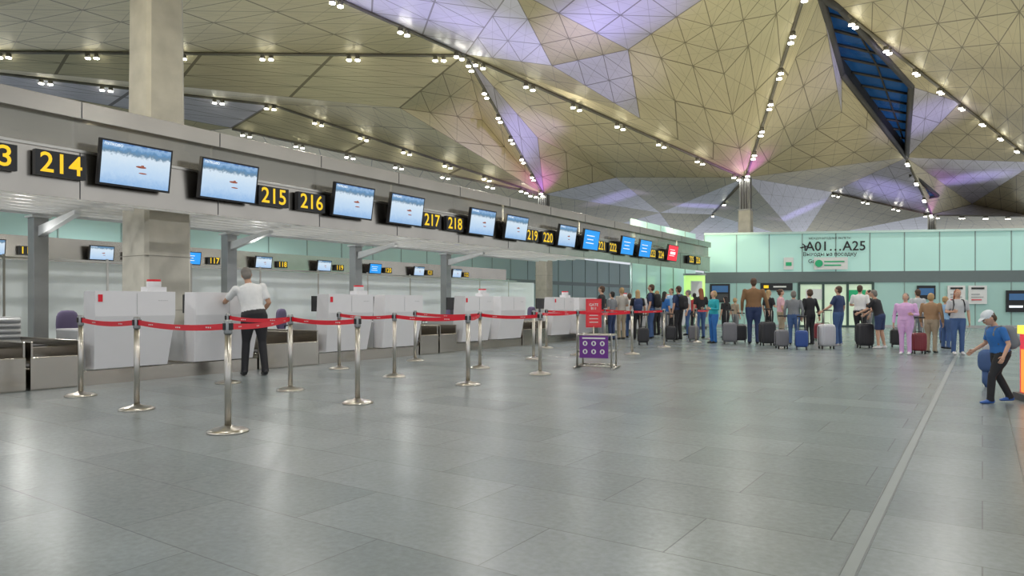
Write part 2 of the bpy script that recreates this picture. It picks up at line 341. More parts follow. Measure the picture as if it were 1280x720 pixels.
def chair(x,y,r):
    q=MB(); PU=mat('chair_fabric',(.17,.14,.25),.8)
    q.ell((0,0,.48),(.22,.22,.05),PU,pw=.6); q.ell((0,-.22,.80),(.18,.04,.22),PU,pw=.6)
    q.tube([(0,-.2,.48),(0,-.25,.62),(0,-.24,.75)],.02,BLACK,8); q.tube([(0,0,.1),(0,0,.48)],.025,CHROME,10)
    for i in range(5):
        a=i*1.2566; e=(.28*math.cos(a),.28*math.sin(a),.07); q.tube([(0,0,.12),e],[.025,.015],BLACK,8); q.ell((e[0],e[1],.03),(.03,.03,.03),BLACK,8,6)
    for s_ in(-1,1): q.tube([(s_*.20,0,.48),(s_*.24,0,.68),(s_*.24,.16,.69)],.015,BLACK,8)
    q.build('office_chair',loc=(x,y,0),rotz=r)
def conveyor(y0,w):
    q=MB(); c=y0+w/2
    q.box((-10.55,c,.14),(.8,w-.04,.28),STEEL); q.box((-10.55,c,.29),(.7,w-.16,.02),RUB)
    q.box((-10.17,c,.22),(.05,w-.04,.42),STEEL)
    q.box((-11.45,c,.26),(1.0,w-.04,.52),STEEL); q.box((-11.45,c,.53),(.95,w-.16,.02),RUB)
    for s_ in(-1,1): q.box((-11.1,c+s_*(w/2-.04),.50),(1.9,.03,.26),STEEL)
    q.box((-12.2,c,.55),(.45,w-.08,.75),GREY)
    for i in range(9): q.tube([(-11.95,y0+.06,.24+i*.08),(-11.95,y0+w-.06,.24+i*.08)],.03,SLAT,8)
    q.build('baggage_conveyor',bevel=.008)
for k in range(-1,6):
    y0=4.61+P*k
    counter_pair(y0)
    if k<5:
        conveyor(y0+2.74,.65); conveyor(y0+3.40,.65)
    if k<5: chair(-11.75,y0+.6,-1.4+.2*k); chair(-11.8,y0+2.0,-1.8)
q=MB()
q.box((-14.2,8,.16),(.8,32,.30),GREY)
for yy in range(-8,24): q.box((-14.2,yy+.5,.42),(.75,.04,.2),STEELD)
q.box((-14.2,8,.33),(.7,32,.03),RUB)
q.build('baggage_belt')
q=MB()
y=-6
while y<24:
    q.box((-16.0,y+.98,1.0),(.03,1.92,2.0),FROST); q.box((-16.0,y,1.05),(.05,.04,2.1),CHROME); y+=1.96
q.box((-16,9,2.04),(.06,30,.04),CHROME); q.build('frosted_partition')
q=MB()
q.box((-31,50,2.6),(.2,130,5.2),mat('rear_wall_mint',(.46,.68,.64),.3,var=.1,nscale=.3))
for i in range(44): q.box((-30.88,-12+i*2.5,2.6),(.03,.05,5.2),JOINT)
q.box((-30.86,50,2.9),(.04,130,.3),JOINT)
q.build('wall_left')
q=MB(); q.box((-24,12,2.75),(1.2,44,.75),STEEL)
for i in range(12): q.box((-24,-8+i*4,1.2),(.3,.3,2.4),STEELD)
for i in range(11): q.box((-24.2,-7+i*4,.65),(.6,2.4,1.2),WHITE)
q.build('rear_check_in_canopy')
for i in range(10):
    y=2+i*3.0; monitor(y,'blue' if i%3==1 else 'pic',x=-23.15,z=2.72,sc=.75); numsign(y+1.0,str(113+i),x=-23.33,z=2.68,sc=.8)
q=MB(); y=25.6
while y<33:
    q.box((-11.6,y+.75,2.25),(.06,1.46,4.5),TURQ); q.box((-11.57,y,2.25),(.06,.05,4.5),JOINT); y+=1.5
q.box((-11.55,29.3,2.9),(.05,7.8,.1),JOINT)
q.build('wall_side_glass')
# ------------------------------------------------------------------ back wall
WA=Vector((-11.2,33.2,0)); WB=Vector((1.55,39.1,0)); wd=(WB-WA).normalized(); wn=Vector((wd.y,-wd.x,0))
ang=math.atan2(wd.y,wd.x)
def wall_s(u):
    d=Vector((((u-640)/F)*CT-ST,((u-640)/F)*ST+CT))
    det=wd.x*(-d.y)-(-d.x)*wd.y
    s_=((-WA.x)*(-d.y)-(-d.x)*(-WA.y))/det; k=((wd.x)*(-WA.y)-(wd.y)*(-WA.x))/det
    return s_,k
def wz(u,v): s_,k=wall_s(u); return CAMH+(379-v)/F*k
LW=24.0
q=MB(); M=Matrix.Rotation(ang,3,'Z')
def wb(q,s0,s1,z0,z1,m,out=0.0,t=.04):
    c=WA+wd*((s0+s1)/2)+wn*(out-t/2+ t); c.z=(z0+z1)/2; q.box(c,(abs(s1-s0),t,z1-z0),m,M)
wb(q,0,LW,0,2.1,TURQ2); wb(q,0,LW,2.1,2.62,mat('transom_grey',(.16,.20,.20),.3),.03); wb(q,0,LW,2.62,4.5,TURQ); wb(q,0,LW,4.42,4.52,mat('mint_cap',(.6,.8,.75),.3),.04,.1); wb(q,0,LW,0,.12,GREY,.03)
s_=0
while s_<LW:
    wb(q,s_,s_+.04,2.62,4.42,JOINT,.03,.03); wb(q,s_,s_+.04,0.1,2.1,JOINT,.03,.03); s_+=1.5
q.build('wall_back')
def on_wall(name,u0,u1,v0,v1,items,base,out=.08):
    q=MB(); s0=wall_s(u0)[0]; s1=wall_s(u1)[0]; um=(u0+u1)/2; z1,z0=wz(um,v0),wz(um,v1)
    if base: wb(q,s0,s1,z0,z1,base,out,.05)
    for (kind,*a) in items:
        if kind=='t':
            txt,size,fx,fz,m=a; c=WA+wd*(s0+(s1-s0)*fx)+wn*(out+.1); c.z=z0+(z1-z0)*fz; q.text(txt,size,c,wd,(0,0,1),m)
        if kind=='r':
            x0,x1,y0,y1,m=a; wb(q,s0+(s1-s0)*x0,s0+(s1-s0)*x1,z0+(z1-z0)*y0,z0+(z1-z0)*y1,m,out+.05,.02)
        if kind=='c':
            fx,fz,r,m=a; c=WA+wd*(s0+(s1-s0)*fx)+wn*(out+.09); c.z=z0+(z1-z0)*fz; q.tube([c,c+wn*.02],r,m,20)
        if kind=='p':
            fx,fz,r,m=a; c=WA+wd*(s0+(s1-s0)*fx)+wn*(out+.1); c.z=z0+(z1-z0)*fz
            P_=lambda x,y:c+wd*x*r+Vector((0,0,y*r))
            q.add([P_(-1,-.1),P_(.6,.25),P_(1,.5),P_(.75,.1),P_(-.6,-.35)],[(0,1,2,3,4)],m); q.add([P_(-.5,.7),P_(-.25,.7),P_(.35,.2),P_(0,.1)],[(0,1,2,3)],m); q.add([P_(0,-.05),P_(.35,0),P_(.2,-.8),P_(0,-.85)],[(0,1,2,3)],m)
    return q.build(name)
BT=mat('black_letter',(.02,.02,.02),.5); GRN=mat('green_print',(.03,.5,.22),.5); PAPER=mat('poster_white',(.82,.83,.82),.5)
on_wall('gate_direction_sign',1000,1072,294,337,[('t','A01…A25',.62,.60,.66,BT),('t','Выходы на посадку',.25,.5,.44,BT),('t','Gates',.25,.24,.24,BT),('t','МЕЖДУНАРОДНЫЕ ВЫЛЕТЫ',.13,.5,.90,BT),('p',.06,.66,.22,BT)],None)
on_wall('wall_banner_sign',1016,1058,322,337,[('c',.14,.5,.17,GRN),('r',.3,.9,.6,.7,GRN),('r',.3,.8,.3,.4,GRN)],PAPER,.16)
on_wall('wall_banner_sign',979,991,322,337,[('r',.2,.8,.3,.6,GRN)],PAPER)
for a in((1183,1205),(1209,1232)):
    on_wall('wall_poster',a[0],a[1],357,380,[('r',.15,.85,.8,.9,BT),('r',.15,.6,.5,.56,GREY),('r',.15,.8,.35,.4,GREY),('r',.15,.7,.2,.25,RED)],PAPER)
on_wall('information_display',1145,1168,357,374,[('r',.1,.9,.3,.8,mat('screen_navy',(.03,.09,.2),.2,emit=.6))],BLACK)
on_wall('information_display',1256,1290,363,390,[('r',.1,.9,.55,.85,MATS['screen_navy']),('r',.1,.6,.2,.3,SWH)],BLACK)
on_wall('information_display',887,912,355,378,[('r',.1,.9,.55,.9,MATS['screen_navy']),('r',.1,.9,.1,.45,DARK)],BLACK)
on_wall('gate_overhead_sign',950,990,354,363,[('r',.1,.25,.3,.7,YEL),('r',.4,.8,.4,.6,PAPER)],BLACK)
s0=wall_s(998)[0]; s1=wall_s(1090)[0]; q=MB(); FR=mat('door_frame_dark',(.05,.09,.08),.4)
wb(q,s0,s1,0,2.06,mat('lit_vestibule',(.60,.74,.55),.4,emit=.4,var=.25,nscale=1),.05)
for sx in(s0,s0+(s1-s0)*.33,s0+(s1-s0)*.66,s1): wb(q,sx-.05,sx+.05,0,2.1,FR,.08,.08)
wb(q,s0,s1,2.02,2.14,FR,.08,.08); wb(q,s0,s1,.0,.1,FR,.08,.06); wb(q,s0+.3,s0+1.1,1.3,1.8,PAPER,.1,.03); wb(q,s1-1.1,s1-.3,1.2,1.75,GRN,.1,.03)
q.build('door_1')
q=MB()
q.box((0,0,1.8),(.85,.3,1.1),mat('lime_lit_panel',(.55,.90,.25),.4,emit=.7)); q.box((.05,-.17,1.75),(.5,.02,.7),PAPER); q.box((0,0,.63),(.85,.28,1.22),mat('totem_green_grey',(.25,.4,.33),.4)); q.box((0,0,.06),(.95,.5,.12),DARK); q.box((0,0,2.38),(.9,.36,.08),GREY)
q.build('lightbox_totem',loc=at_depth(868,379,30.5)-Vector((0,0,CAMH)),rotz=TH)
# ------------------------------------------------------------------ stanchions
def stanchion(u,v):
    p=floor_pt(u,v-6); q=MB()
    q.tube([(0,0,0),(0,0,.012),(0,0,.03),(0,0,.045),(0,0,.06)],[.175,.175,.14,.06,.034],CHROME,28)
    q.tube([(0,0,.05),(0,0,.86)],.029,CHROME,20)
    q.tube([(0,0,.86),(0,0,.87),(0,0,.97),(0,0,.985)],[.034,.036,.036,.028],STEELD,20)
    q.box((0,0,.925),(.086,.03,.06),BLACK); q.box((0,0,.925),(.03,.086,.06),BLACK)
    q.build('queue_stanchion',loc=p); return p
def belt(a,b):
    q=MB(); d=(b-a).normalized(); a=a+d*.045; b=b-d*.045; n=14; side=Vector((-d.y,d.x,0))*.002
    vs=[];fs=[]
    for i in range(n+1):
        t=i/n; p=a.lerp(b,t); sag=.03*4*t*(1-t)
        for zz in(-.027,.027):
            for s_ in(-1,1): vs.append((p.x+side.x*s_,p.y+side.y*s_,.925-sag+zz))
    for i in range(n):
        o=i*4; fs+=[(o,o+4,o+6,o+2),(o+1,o+3,o+7,o+5),(o,o+1,o+5,o+4),(o+2,o+6,o+7,o+3)]
    q.add(vs,fs,RED)
    L_=(b-a).length
    nn=max(1,int(L_/.6))
    for i in range(nn):
        t=(i+.5)/nn; p=a.lerp(b,t); sag=.03*4*t*(1-t); s2=Vector((side.x,side.y,0))*1.6
        for sg in(-1,1):
            for kk in range(3):
                o=p+s2*sg+d*(kk*.04-.04); w=.012
                q.add([(o.x-d.x*w,o.y-d.y*w,.919-sag),(o.x+d.x*w,o.y+d.y*w,.919-sag),(o.x+d.x*w,o.y+d.y*w,.931-sag),(o.x-d.x*w,o.y-d.y*w,.931-sag)],[(0,1,2,3)],PAPER)
    q.build('barrier_belt')
ST_={}
for n_,(u,v) in {'a':(101,501),'b':(171,518),'c':(285,546),'d':(363,494),'e':(447,510),'f':(424,467),'g':(493,477),'h':(585,487),'i':(519,457),'j':(600,466),'k':(675,474),'l':(285,485),'m':(683,441),'n':(667,455),'o':(790,449),'p':(830,440),'q':(756,434),'r':(870,434),'s':(888,430),'t':(722,450)}.items():
    ST_[n_]=stanchion(u,v)
for a,b_ in('ab','bc','cd','de','fg','gh','ij','jk','nt','to','qp','mq','rs'): belt(ST_[a],ST_[b_])
belt(ST_['h'],ST_['j']); belt(ST_['l'],ST_['d'])
# ------------------------------------------------------------------ bag sizer and sign
p=floor_pt(746,460); q=MB(); PUR=mat('purple_panel',(.16,.03,.28),.4)
for sx in(-.3,.3):
    for sy in(-.2,.2): q.tube([(sx,sy,.03),(sx,sy,.56),(sx*.9,sy,.60)],.016,CHROME,8)
for z in(.05,.3,.58):
    for sy in(-.2,.2): q.tube([(-.3,sy,z),(.3,sy,z)],.014,CHROME,8)
    for sx in(-.3,.3): q.tube([(sx,-.2,z),(sx,.2,z)],.014,CHROME,8)
for sx in(-.15,0,.15): q.tube([(sx,-.2,.06),(sx,.2,.06)],.008,CHROME,6)
q.tube([(-.34,-.3,.02),(-.34,.3,.02)],.02,CHROME,8); q.tube([(.34,-.3,.02),(.34,.3,.02)],.02,CHROME,8); q.tube([(-.34,0,.02),(-.3,0,.05)],.02,CHROME,8); q.tube([(.34,0,.02),(.3,0,.05)],.02,CHROME,8)
q.box((0,-.225,.38),(.50,.015,.38),PUR)
for sx in(-.15,.0,.15):
    for z in(.30,.44): q.tube([(sx,-.234,z),(sx,-.240,z)],.042,PAPER,16); q.box((sx,-.242,z),(.03,.004,.045),PUR)
q.box((.0,-.235,.53),(.4,.006,.025),PAPER)
q.build('baggage_sizer',loc=p,rotz=TH-.35)
p=floor_pt(742,440); q=MB()
q.tube([(0,0,0),(0,0,.02),(0,0,.04)],[.18,.18,.03],STEELD,20); q.tube([(0,0,.02),(0,0,.62)],.018,CHROME,10)
q.box((0,0,.90),(.36,.03,.66),mat('red_placard',(.75,.03,.05),.4)); q.box((0,-.018,.90),(.30,.006,.60),mat('red_placard_face',(.80,.06,.07),.4))
q.text('GATE\nB11',.085,(0,-.024,1.05),(1,0,0),(0,0,1),PAPER)
for z in(.85,.77,.69): q.box((0,-.023,z),(.20,.004,.016),PAPER)
q.build('airline_sign_stand',loc=p,rotz=TH)
p=floor_pt(1298,502); q=MB(); OR=mat('kiosk_orange',(.95,.35,.05),.35,emit=.7); RK=mat('kiosk_red',(.8,.04,.08),.35,emit=.5)
q.box((0,0,.04),(.34,.5,.08),DARK); q.box((0,0,.42),(.22,.42,.70),RK); q.box((-.114,0,.34),(.012,.3,.5),OR); q.box((0,0,.82),(.26,.46,.1),mat('kiosk_yellow',(.95,.8,.1),.3,emit=.8))
q.box((.03,0,.98),(.06,.42,.26),BLACK); q.box((-.006,0,.98),(.006,.36,.2),MATS['kiosk_yellow'])
q.build('self_service_kiosk',bevel=.01,loc=p,rotz=.3)
# ------------------------------------------------------------------ people
def C(name,c,r=.75): return mat(name,c,r,var=.12,nscale=14,bump=.25)
SK=mat('skin',(.62,.37,.26),.5,var=.05); SK2=mat('skin_tanned',(.50,.28,.18),.5,var=.05)
EYEW=mat('eye_white',(.8,.8,.78),.3); EYED=mat('eye_iris',(.04,.03,.02),.2); LIP=mat('lips',(.50,.16,.14),.5)
HB=C('hair_brown',(.09,.05,.03),.6); HK=C('hair_black',(.02,.017,.015),.6); HG=C('hair_grey',(.20,.18,.16),.6); HY=C('hair_blond',(.45,.30,.14),.6); HR=C('hair_auburn',(.30,.10,.04),.6)
def loft(out,rings,labels,side=Vector((1,0,0)),n=14):
    vs,fs,lb=out; o=len(vs); N=len(rings)
    pts=[Vector(r[0]) for r in rings]
    for i,r in enumerate(rings):
        t=(pts[min(i+1,N-1)]-pts[max(i-1,0)]).normalized()
        a=(side-t*side.dot(t))
        if a.length<.05: a=(Vector((0,1,0))-t*t.y)
        a.normalize(); b_=t.cross(a)
        for k in range(n):
            an=2*math.pi*k/n; vs.append(pts[i]+a*math.cos(an)*r[1]+b_*math.sin(an)*r[2])
    for i in range(N-1):
        for k in range(n): fs.append((o+i*n+k,o+i*n+(k+1)%n,o+(i+1)*n+(k+1)%n,o+(i+1)*n+k)); lb.append(labels[i] if isinstance(labels,list) else labels)
    fs.append(tuple(o+k for k in range(n))[::-1]); lb.append(labels[0] if isinstance(labels,list) else labels)
    fs.append(tuple(o+(N-1)*n+k for k in range(n))); lb.append(labels[-1] if isinstance(labels,list) else labels)
def elli(out,c,r,label,R=None,nu=14,nv=10):
    vs,fs,lb=out; o=len(vs)
    for j in range(nv+1):
        ph=-math.pi/2+math.pi*j/nv
        if j in(0,nv): ph*=.985
        for i in range(nu):
            th=2*math.pi*i/nu; p=Vector((r[0]*math.cos(ph)*math.cos(th),r[1]*math.cos(ph)*math.sin(th),r[2]*math.sin(ph)))
            if R is not None: p=R@p
            vs.append(Vector(c)+p)
    for j in range(nv):
        for i in range(nu): fs.append((o+j*nu+i,o+j*nu+(i+1)%nu,o+(j+1)*nu+(i+1)%nu,o+(j+1)*nu+i)); lb.append(label)
    fs.append(tuple(o+i for i in range(nu))[::-1]); lb.append(label); fs.append(tuple(o+nv*nu+i for i in range(nu))); lb.append(label)
def person(loc,heading,H,top,bottom,name='traveller',hair=HB,hstyle='short',sleeve='short',legs='trousers',shoes=None,skin=SK,lean=0,tilt=0,head_turn=0,nod=0,
           armL=None,armR=None,footL=(0,0),footR=(0,0),bag=None,cap=None,belt_m=None,vox=.017,curl=.35,wide=1.0,kneeL=0,kneeR=0,child=False,liftR=0,liftL=0):
    shoes=shoes or BLACK
    labs={'top':top,'bot':bottom,'skin':skin,'hair':hair,'shoe':shoes,'cap':cap or hair,'belt':belt_m or bottom}
    keys=list(labs); out=([],[],[])
    hip0=Vector((0,0,.93)); RT=Matrix.Rotation(-lean,3,'X')@Matrix.Rotation(tilt,3,'Y')
    up=lambda p:hip0+RT@(Vector(p)-hip0)
    raw=MB()
    for s_,ft,kn,lift in((-1,footL,kneeL,liftL),(1,footR,kneeR,liftR)):
        hp=Vector((s_*.09,0,.93)); an=Vector((s_*.10+ft[0],ft[1],.085+lift)); mid=(hp+an)/2
        fwd=.03+kn+abs(ft[1])*.12
        k_=mid+Vector((0,fwd,.02))
        if legs=='trousers':
            loft(out,[(hp+Vector((0,0,.03)),.10*wide,.105*wide),(hp.lerp(k_,.35),.092*wide,.098*wide),(k_.lerp(hp,.12),.07,.075),(k_,.064,.070),(k_.lerp(an,.35),.062,.070),(an.lerp(k_,.12),.055,.064),(an+Vector((0,0,-.03)),.057,.068)],'bot')
        elif legs=='shorts':
            loft(out,[(hp+Vector((0,0,.03)),.10*wide,.105*wide),(hp.lerp(k_,.5),.092,.096),(hp.lerp(k_,.9),.085,.088)],'bot')
            loft(out,[(hp.lerp(k_,.7),.06,.062),(k_,.052,.058),(k_.lerp(an,.3),.05,.058),(k_.lerp(an,.7),.036,.042),(an,.034,.038)],'skin')
        else:
            loft(out,[(hp.lerp(k_,.5),.07,.072),(k_,.052,.058),(k_.lerp(an,.3),.048,.056),(k_.lerp(an,.7),.034,.04),(an,.032,.036)],'skin')
        pitch=-.5 if lift>.03 else 0
        fd=Matrix.Rotation(pitch,3,'X')@Vector((0,1,0)); dn=Vector((0,0,1))
        loft(out,[(an-fd*.07+dn*-.045,.030,.034),(an-fd*.04+dn*-.035,.040,.046),(an+fd*.03+dn*-.04,.042,.045),(an+fd*.10+dn*-.052,.047,.033),(an+fd*.16+dn*-.060,.043,.024),(an+fd*.185+dn*-.064,.026,.016)],'shoe')
        loft(out,[(an+Vector((0,0,.04)),.036,.042),(an+Vector((0,0,-.04)),.038,.045)],'shoe' if legs!='trousers' else 'bot')
    if legs=='skirt':
        loft(out,[((0,0,1.02),.145,.105),((0,0,.92),.18,.13),((0,.01,.7),.20,.16),((0,.02,.48),.22,.19)],'bot')
    w=wide
    loft(out,[((0,0,.84),.10*w,.075*w),((0,-.005,.90),.155*w,.11*w),((0,-.01,.97),.168*w,.118*w),(up((0,0,1.02)),.158*w,.112*w)],'bot')
    tor=[((0,0,.985),.168*w,.122*w),((0,0,1.03),.163*w,.118*w),((0,0,1.10),.150*w,.110*w),((0,.005,1.20),.160*w,.118*w),((0,.01,1.30),.176*w,.122*w),((0,0,1.38),.182*w,.108*w),((0,-.01,1.435),.150*w,.085*w),((0,-.012,1.475),.075,.065)]
    loft(out,[(up(c),a,b_) for c,a,b_ in tor],['belt' if belt_m else 'top']+['top']*6,n=20)
    HR_=RT@Matrix.Rotation(head_turn,3,'Z')@Matrix.Rotation(-nod,3,'X'); nb=up((0,0,1.50)); k=1.18 if child else 1.0
    hd=lambda p: nb+HR_@((Vector(p)-Vector((0,0,1.50)))*k)
    loft(out,[(up((0,-.01,1.44)),.058,.060),(up((0,0,1.50)),.052,.054),(hd((0,.008,1.57)),.050,.054)],'skin')
    elli(out,hd((0,.012,1.645)),(.074*k,.094*k,.108*k),'skin',HR_)
    elli(out,hd((0,.045,1.585)),(.050*k,.052*k,.050*k),'skin',HR_)
    elli(out,hd((0,.104,1.625)),(.012*k,.018*k,.024*k),'skin',HR_)
    for s_ in(-1,1): elli(out,hd((s_*.076,.005,1.635)),(.010*k,.020*k,.030*k),'skin',HR_)
    elli(out,hd((0,-.018,1.675)),(.084*k,.098*k,.088*k),'hair',HR_)
    elli(out,hd((0,-.045,1.615)),(.074*k,.062*k,.075*k),'hair',HR_)
    if hstyle=='long':
        loft(out,[(hd((0,-.05,1.66)),.082,.06),(hd((0,-.065,1.56)),.088,.055),(up((0,-.10,1.44)),.085,.04),(up((0,-.12,1.36)),.05,.025)],'hair')
    if hstyle=='bun': elli(out,hd((0,-.115,1.69)),(.04,.04,.04),'hair')
    if hstyle=='bob': elli(out,hd((0,-.03,1.62)),(.092,.09,.09),'hair',HR_)
    if cap:
        elli(out,hd((0,-.008,1.695)),(.090*k,.106*k,.078*k),'cap',HR_)
        loft(out,[(hd((0,.06,1.695)),.070*k,.012*k),(hd((0,.12,1.690)),.066*k,.010*k),(hd((0,.165,1.675)),.04*k,.008*k)],'cap')
    for s_ in(-1,1):
        M3=HR_
        raw.ell(hd((s_*.030,.094,1.647)),(.013*k,.010*k,.008*k),EYEW,8,6,M=M3); raw.ell(hd((s_*.030,.103,1.647)),(.006*k,.004*k,.006*k),EYED,8,6,M=M3)
        raw.ell(hd((s_*.032,.098,1.668)),(.018*k,.007*k,.004*k),hair,8,6,M=M3)
    raw.ell(hd((0,.093,1.583)),(.022*k,.010*k,.006*k),LIP,8,6,M=HR_)
    for s_,arm in((-1,armL),(1,armR)):
        d=arm or ((s_*.07,-.02,-.28),(s_*.0,.07,-.25))
        sh=up((s_*.178*w,-.005,1.405)); e=sh+Vector(d[0]).normalized()*.285; wv=Vector(d[1]).normalized(); wr=e+wv*.25
        elli(out,sh,(.066,.064,.066),'top')
        if sleeve=='long':
            loft(out,[(sh,.062,.062),(sh.lerp(e,.5),.054,.054),(e,.048,.048),(e.lerp(wr,.5),.044,.044),(wr-wv*.01,.040,.040)],'top')
        else:
            loft(out,[(sh,.064,.064),(sh.lerp(e,.35),.060,.060),(sh.lerp(e,.75),.057,.057)],'top')
            loft(out,[(sh.lerp(e,.5),.044,.044),(e,.039,.039),(e.lerp(wr,.3),.039,.039),(wr,.026,.030)],'skin')
        med=Vector((-s_,0,0)); med=(med-wv*med.dot(wv)); med.normalize(); ac=wv.cross(med)
        if ac.y<0 and abs(wv.z)>.4: ac=-ac
        if abs(wv.z)<=.4 and ac.z<0: ac=-ac
        loft(out,[(wr-wv*.03,.028,.028),(wr,.030,.024),(wr+wv*.045,.040,.020),(wr+wv*.088,.040,.017)],'skin',side=ac)
        for i,(ofs,ln) in enumerate(((.030,.072),(.010,.080),(-.011,.075),(-.031,.058))):
            b0=wr+wv*.075+ac*ofs; pts=[b0]; p_=b0
            for sg in range(3):
                an_=curl*(sg+.6); dd=(wv*math.cos(an_)+med*math.sin(an_)); p_=p_+dd*ln*(.45,.32,.25)[sg]+(wv*.012 if sg==0 else Vector()); pts.append(p_)
            raw.tube(pts,[.0095,.009,.0082,.006],skin,8)
        t0=wr+wv*.03+ac*.032; raw.tube([t0,t0+(ac*.6+wv*.7)*.035+med*.008,t0+(ac*.45+wv)*.055+med*.022],[.012,.010,.007],skin,8)
    vs,fs,lb=out
    tm=bpy.data.meshes.new('tmp'); tm.from_pydata([tuple(v) for v in vs],[],fs); to=bpy.data.objects.new('tmp',tm); bpy.context.collection.objects.link(to)
    md=to.modifiers.new('r','REMESH'); md.mode='VOXEL'; md.voxel_size=vox
    sm=to.modifiers.new('s','SMOOTH'); sm.factor=.5; sm.iterations=3
    bpy.context.view_layer.update(); dg=bpy.context.evaluated_depsgraph_get(); ev=to.evaluated_get(dg); rm=ev.to_mesh()
    bv=BVHTree.FromPolygons([tuple(v) for v in vs],fs)
    q=MB()
    for kx in keys: q.mi(labs[kx])
    q.v=[tuple(v.co) for v in rm.vertices]
    for p_ in rm.polygons:
        q.f.append(list(p_.vertices)); r=bv.find_nearest(p_.center); q.m.append(q.mi(labs[lb[r[2]]])); q.sm.append(True)
    ev.to_mesh_clear(); bpy.data.objects.remove(to); bpy.data.meshes.remove(tm)
    o=len(q.v); q.v+=raw.v
    for f_,m_,s2 in zip(raw.f,raw.m,raw.sm): q.f.append([o+i for i in f_]); q.m.append(q.mi(raw.mats[m_])); q.sm.append(s2)
    if bag:
        c=up((0,-.21,1.22)); q.ell(c,(.16,.10,.23),bag,18,12,.6,RT); q.ell(up((0,-.30,1.13)),(.12,.04,.11),bag,14,8,.6,RT)
        for s_ in(-1,1): q.tube([up((s_*.10,-.14,1.36)),up((s_*.115,-.05,1.475)),up((s_*.12,.06,1.46)),up((s_*.13,.125,1.34)),up((s_*.15,.08,1.15)),up((s_*.14,-.12,1.06))],.016,bag,6)
    sc=H/1.765
    q.v=[(x*sc,y*sc,z*sc) for x,y,z in q.v]
    me=bpy.data.meshes.new(name); me.from_pydata(q.v,[],q.f)
    for m_ in q.mats: me.materials.append(m_)
    me.polygons.foreach_set('material_index',q.m); me.polygons.foreach_set('use_smooth',q.sm); me.update()
    ob=bpy.data.objects.new(name,me); bpy.context.collection.objects.link(ob); ob.location=loc; ob.rotation_euler[2]=heading
    return ob
D2=math.radians
def pp(u,vt,vf,heading,top,bottom,**k):
    p=floor_pt(u,vf-2); z=depth_of(vf-2); H=(vf-2-vt)/F*z
    k.setdefault('name','traveller'); return person(p,D2(heading),H,top,bottom,**k)
cW=C('shirt_white',(.80,.80,.80)); cBk=C('cloth_black',(.02,.02,.024)); cNv=C('cloth_navy',(.03,.05,.13)); cJn=C('denim',(.06,.12,.28)); cTe=C('cloth_teal',(.02,.38,.45))
cBr=C('jacket_brown',(.24,.13,.06)); cGr=C('cloth_grey',(.22,.23,.25)); cLi=C('cloth_lilac',(.70,.42,.72)); cPk=C('cloth_pink',(.75,.45,.50)); cBe=C('cloth_beige',(.42,.34,.24)); cBl=C('cloth_blue',(.03,.16,.48)); cRd=C('cloth_red',(.5,.04,.05)); cLg=C('cloth_lightgrey',(.55,.56,.58)); cLB=C('cloth_lightblue',(.30,.50,.75)); cSt=C('shirt_stripe',(.45,.42,.38))
cFl=C('blouse_pattern_brown',(.36,.22,.12))
pp(318,331,471,66,cW,cBk,name='airline_employee',hair=HG,skin=SK2,sleeve='short',lean=.20,tilt=-.13,armL=((-.13,.20,-.20),(.02,.25,-.03)),armR=((.09,-.07,-.27),(-.06,.20,-.15)),footL=(-.04,.05),footR=(.05,-.08),vox=.012,belt_m=BLACK,head_turn=-.2,nod=.25,wide=1.16)
fold=lambda s_:((s_*.08,.02,-.26),(-s_*.08,.24,.02))
hold=lambda s_:((s_*.10,-.03,-.27),(s_*.06,.02,-.26))
